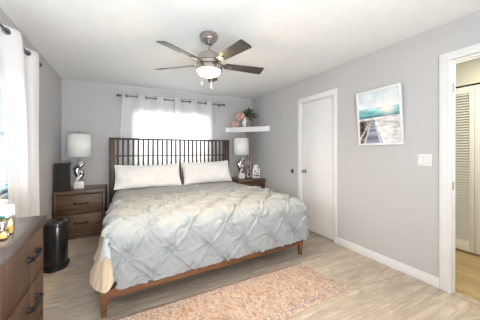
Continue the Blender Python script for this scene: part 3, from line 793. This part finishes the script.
# light switch, small black wall hook
o = thing('light_switch', 'white double rocker light switch beside the hallway doorway', 'light switch', (XR, 1.211, 1.19))
G().box(XR - .006, XR, 1.15, 1.272, 1.132, 1.248, .003).build('wall_plate', 'outlet', o)
for y in (1.183, 1.239):
    G().box(XR - .0066, XR - .005, y - .0195, y + .0195, 1.155, 1.225, 0).build('rocker_gap_shade', 'nickel', o)  # grey inset paints the shaded gap around each rocker
    G().hexa([(XR - .012, y - .017, 1.158), (XR - .005, y - .017, 1.158), (XR - .005, y + .017, 1.158), (XR - .012, y + .017, 1.158)],
             [(XR - .007, y - .017, 1.222), (XR - .005, y - .017, 1.222), (XR - .005, y + .017, 1.222), (XR - .007, y + .017, 1.222)], .001).build('rocker', 'outlet', o)
o = thing('wall_hook', 'tiny black hook on the right wall beside the closed white door', 'hook', (XR, 3.19, .92))
G().box(XR - .008, XR, 3.165, 3.205, .885, .955, .003).build('plate', 'black', o)
G().tube([(XR - .006, 3.19, .94), (XR - .03, 3.19, .935), (XR - .036, 3.19, .915), (XR - .03, 3.19, .90)], .006, 8).build('prong', 'black', o)

# ------------------------------------------------------------------ rug
rugc = [(-.35, 1.985), (1.80, 2.035), (1.885, 1.475), (-.35, 1.29)]
def rug_mat():
    m, nt, b = _new('distressed_pink_rug')
    v = coords(nt)
    f = noise_n(nt, v, 7, 6, .7); r = ramp(nt, [(.28, (.50, .35, .26)), (.46, (.58, .455, .36)), (.66, (.62, .53, .45))]); nt.links.new(f, r.inputs[0])
    vo = nt.nodes.new('ShaderNodeTexVoronoi'); vo.inputs['Scale'].default_value = 16; nt.links.new(v, vo.inputs['Vector'])
    wv = noise_n(nt, coords(nt, (34, 26, 1)), 1.0, 6, .8, .8)
    r2 = ramp(nt, [(.45, (1, 1, 1)), (.56, (.72, .50, .42)), (.64, (.42, .25, .23))]); nt.links.new(wv, r2.inputs[0])
    c = mixc(nt, .75, r.outputs[0], r2.outputs[0], 'MULTIPLY')
    r3 = ramp(nt, [(.0, (.80, .62, .56)), (.10, (.87, .72, .67)), (.18, (1, 1, 1))]); nt.links.new(vo.outputs['Distance'], r3.inputs[0])
    c = mixc(nt, .7, c, r3.outputs[0], 'MULTIPLY')
    f3 = noise_n(nt, v, 60, 3, .7); r4 = ramp(nt, [(.35, (.82, .82, .82)), (.65, (1.1, 1.1, 1.1))]); nt.links.new(f3, r4.inputs[0])
    c = mixc(nt, 1, c, r4.outputs[0], 'MULTIPLY')
    at = nt.nodes.new('ShaderNodeVertexColor'); at.layer_name = 'border'
    vb = nt.nodes.new('ShaderNodeTexVoronoi'); vb.inputs['Scale'].default_value = 34; vb.feature = 'DISTANCE_TO_EDGE'; nt.links.new(v, vb.inputs['Vector'])
    rb = ramp(nt, [(.04, (.28, .19, .19)), (.12, (.52, .42, .36)), (.4, (.64, .54, .47))]); nt.links.new(vb.outputs['Distance'], rb.inputs[0])
    sp = nt.nodes.new('ShaderNodeSeparateColor'); nt.links.new(at.outputs[0], sp.inputs[0])
    mm = nt.nodes.new('ShaderNodeMath'); mm.operation = 'MULTIPLY'; mm.inputs[1].default_value = .8; nt.links.new(sp.outputs[0], mm.inputs[0])
    c = mixc(nt, mm.outputs[0], c, rb.outputs[0])
    nt.links.new(c, b.inputs['Base Color']); b.inputs['Roughness'].default_value = .95; b.inputs['Specular IOR Level'].default_value = .1
    bump(nt, b, noise_n(nt, v, 300, 2), .4, .002); return m
rug = thing('rug', 'distressed pink runner rug on the floor at the foot of the bed', 'rug', (.8, 1.7, 0))
nx, ny = 180, 56; P = np.zeros((ny, nx, 3)); bord = []
A, B, Cc, D = [np.array(p) for p in rugc]
for i in range(ny):
    for j in range(nx):
        u, v = j / (nx - 1), i / (ny - 1)
        q = (D * (1 - u) + Cc * u) * (1 - v) + (A * (1 - u) + B * u) * v
        ed = min(v, 1 - v) * 2
        q = q + np.array([.004 * math.sin(v * 23) * (u > .98), .003 * math.sin(u * 60) * (v < .02 or v > .98)])
        e = min((1 - u) * 2.2, v * .62, (1 - v) * .62)
        P[i, j] = (q[0], q[1], .010 if e > .004 else .002); bord.append(1.0 if (.03 < e < .10) else 0.0)
ro = G().grid(P).build('pile', rug_mat(), rug, angle=3)
ca = ro.data.color_attributes.new('border', 'FLOAT_COLOR', 'POINT')
bb = np.array(bord); ca.data.foreach_set('color', np.stack([bb, bb, bb, np.ones_like(bb)], 1).astype(np.float32).ravel())
g = G(); M['stitch'] = plain('dark_rug_stitching', (.24, .16, .14), .9)
for k in range(120):
    u = (k + .5) / 120; q = A * (1 - u) + B * u
    g.box(q[0] - .003, q[0] + .003, q[1] - .004, q[1] + .014, .001, .006, .001, 1)
g.build('fringe', 'stitch', rug)

# ------------------------------------------------------------------ waste bin
bx, by = -.662, 3.20
o = thing('waste_bin', 'tall glossy black pedal bin between the dresser and nightstand', 'bin', (bx, by, 0))
G().lathe([(.0, 0), (.118, 0), (.122, .008), (.122, .03), (.116, .036), (.0, .036)], (bx, by, 0), 40, sy=1.15, power=.75).build('base', 'blackplastic', o)
G().lathe([(.102, .03), (.106, .06), (.110, .46), (.107, .468)], (bx, by, 0), 40, sy=1.15, power=.75).build('body', 'blackplastic', o)
G().lathe([(.107, .467), (.115, .471), (.115, .492), (.108, .506), (.08, .515), (.0, .519)], (bx, by, 0), 40, sy=1.15, power=.75).build('lid', 'blackplastic', o)
G().box(bx - .03, bx + .03, by - .172, by - .125, .012, .024, .004).build('pedal', 'blackplastic', o)

# ------------------------------------------------------------------ dresser
dx0, dx1, dy0, dy1 = -.865, -.43, .72, 1.82
o = thing('dresser', 'brown wood chest of drawers with grey top under the side window', 'dresser', ((dx0 + dx1) / 2, (dy0 + dy1) / 2, 0))
g = G(); g.box(dx0, dx1 - .006, dy1 - .035, dy1 - .004, 0, .832, .003); g.box(dx0, dx1 - .006, dy0 + .004, dy0 + .035, 0, .832, .003)
g.box(dx0, dx0 + .015, dy0 + .035, dy1 - .035, .03, .832, 0); g.box(dx0 + .015, dx1 - .03, dy0 + .035, dy1 - .035, .04, .07, 0)
for z in (.318, .572): g.box(dx1 - .06, dx1 - .01, dy0 + .035, dy1 - .035, z, z + .012, 0)
g.build('carcass', 'drwood', o)
G().box(dx0 - .004, dx1 + .006, dy0 - .006, dy1 + .004, .832, .886, .004).build('top', 'drtop', o)
for z0, z1 in ((.588, .828), (.334, .570), (.075, .316)):
    d = G().box(dx1 - .32, dx1, dy0 + .037, dy1 - .037, z0, z1, .005).build('drawer', 'drwood', o)
    for yc in (1.60, .935):
        g = G(); bow_handle(g, (dx1, yc, (z0 + z1) / 2 + .02), .066, (0, 1, 0), (1, 0, 0), .0085, .024); g.build('handle', 'black', d)

# ------------------------------------------------------------------ things on the dresser
def bottle(name, label, x, y, w_, h_, liq, liqmat, lab=None, capmat='white', caph=.03, capr=.4, depth=None):
    depth = depth or w_ * .6; z = .886; o = thing(name, label, 'perfume bottle', (x, y, z), .2, 'perfume bottles on the dresser')
    Rb = Matrix.Translation((x, y, z)) @ Matrix.Rotation(.2, 4, 'Z')
    G().box(-w_ / 2, w_ / 2, -depth / 2, depth / 2, 0, h_, .008, 3, Rb).build('bottle_glass', 'glass', o)
    G().box(-w_ / 2 + .004, w_ / 2 - .004, -depth / 2 + .004, depth / 2 - .004, .006, h_ * liq, .006, 3, Rb).build('perfume', liqmat, o)
    G().lathe([(.0, 0), (w_ * .2, 0), (w_ * .2, .012), (w_ * capr, .013), (w_ * capr, .012 + caph), (w_ * capr * .9, .015 + caph), (0, .016 + caph)], (0, 0, h_), 20, mat=Rb).build('cap', capmat, o)
    if lab:
        G().box(-w_ / 2 - .001, w_ / 2 + .001, -depth / 2 - .001, depth / 2 + .001, h_ * .45, h_ * .85, .006, 2, Rb).build('label_band', lab, o)
    return o
bottle('perfume_bottle', 'square amber perfume bottle with white cap nearest the dresser edge', -.487, 1.475, .046, .082, .8, 'amber', capr=.55, caph=.042, depth=.03)
bottle('perfume_bottle', 'perfume bottle with a teal band on the dresser', -.553, 1.62, .052, .10, .75, 'amber', lab='teal')
bottle('perfume_bottle', 'taller amber bottle with silver cap behind the teal banded one', -.60, 1.52, .046, .09, .6, 'amber', capmat='nickel', caph=.025)
bottle('perfume_bottle', 'small clear bottle with amber liquid at the front edge of the group', -.480, 1.40, .04, .045, .7, 'amber', capmat='nickel', caph=.02)
o = thing('tabletop_mirror', 'dark framed tabletop mirror at the left edge on the dresser', 'mirror', (-.64, 1.69, .886))
G().box(-.655, -.632, 1.60, 1.79, .886, 1.15, .004).build('frame', 'black', o)
G().box(-.6325, -.630, 1.615, 1.775, .90, 1.135, 0).build('mirror_glass', 'screen', o)
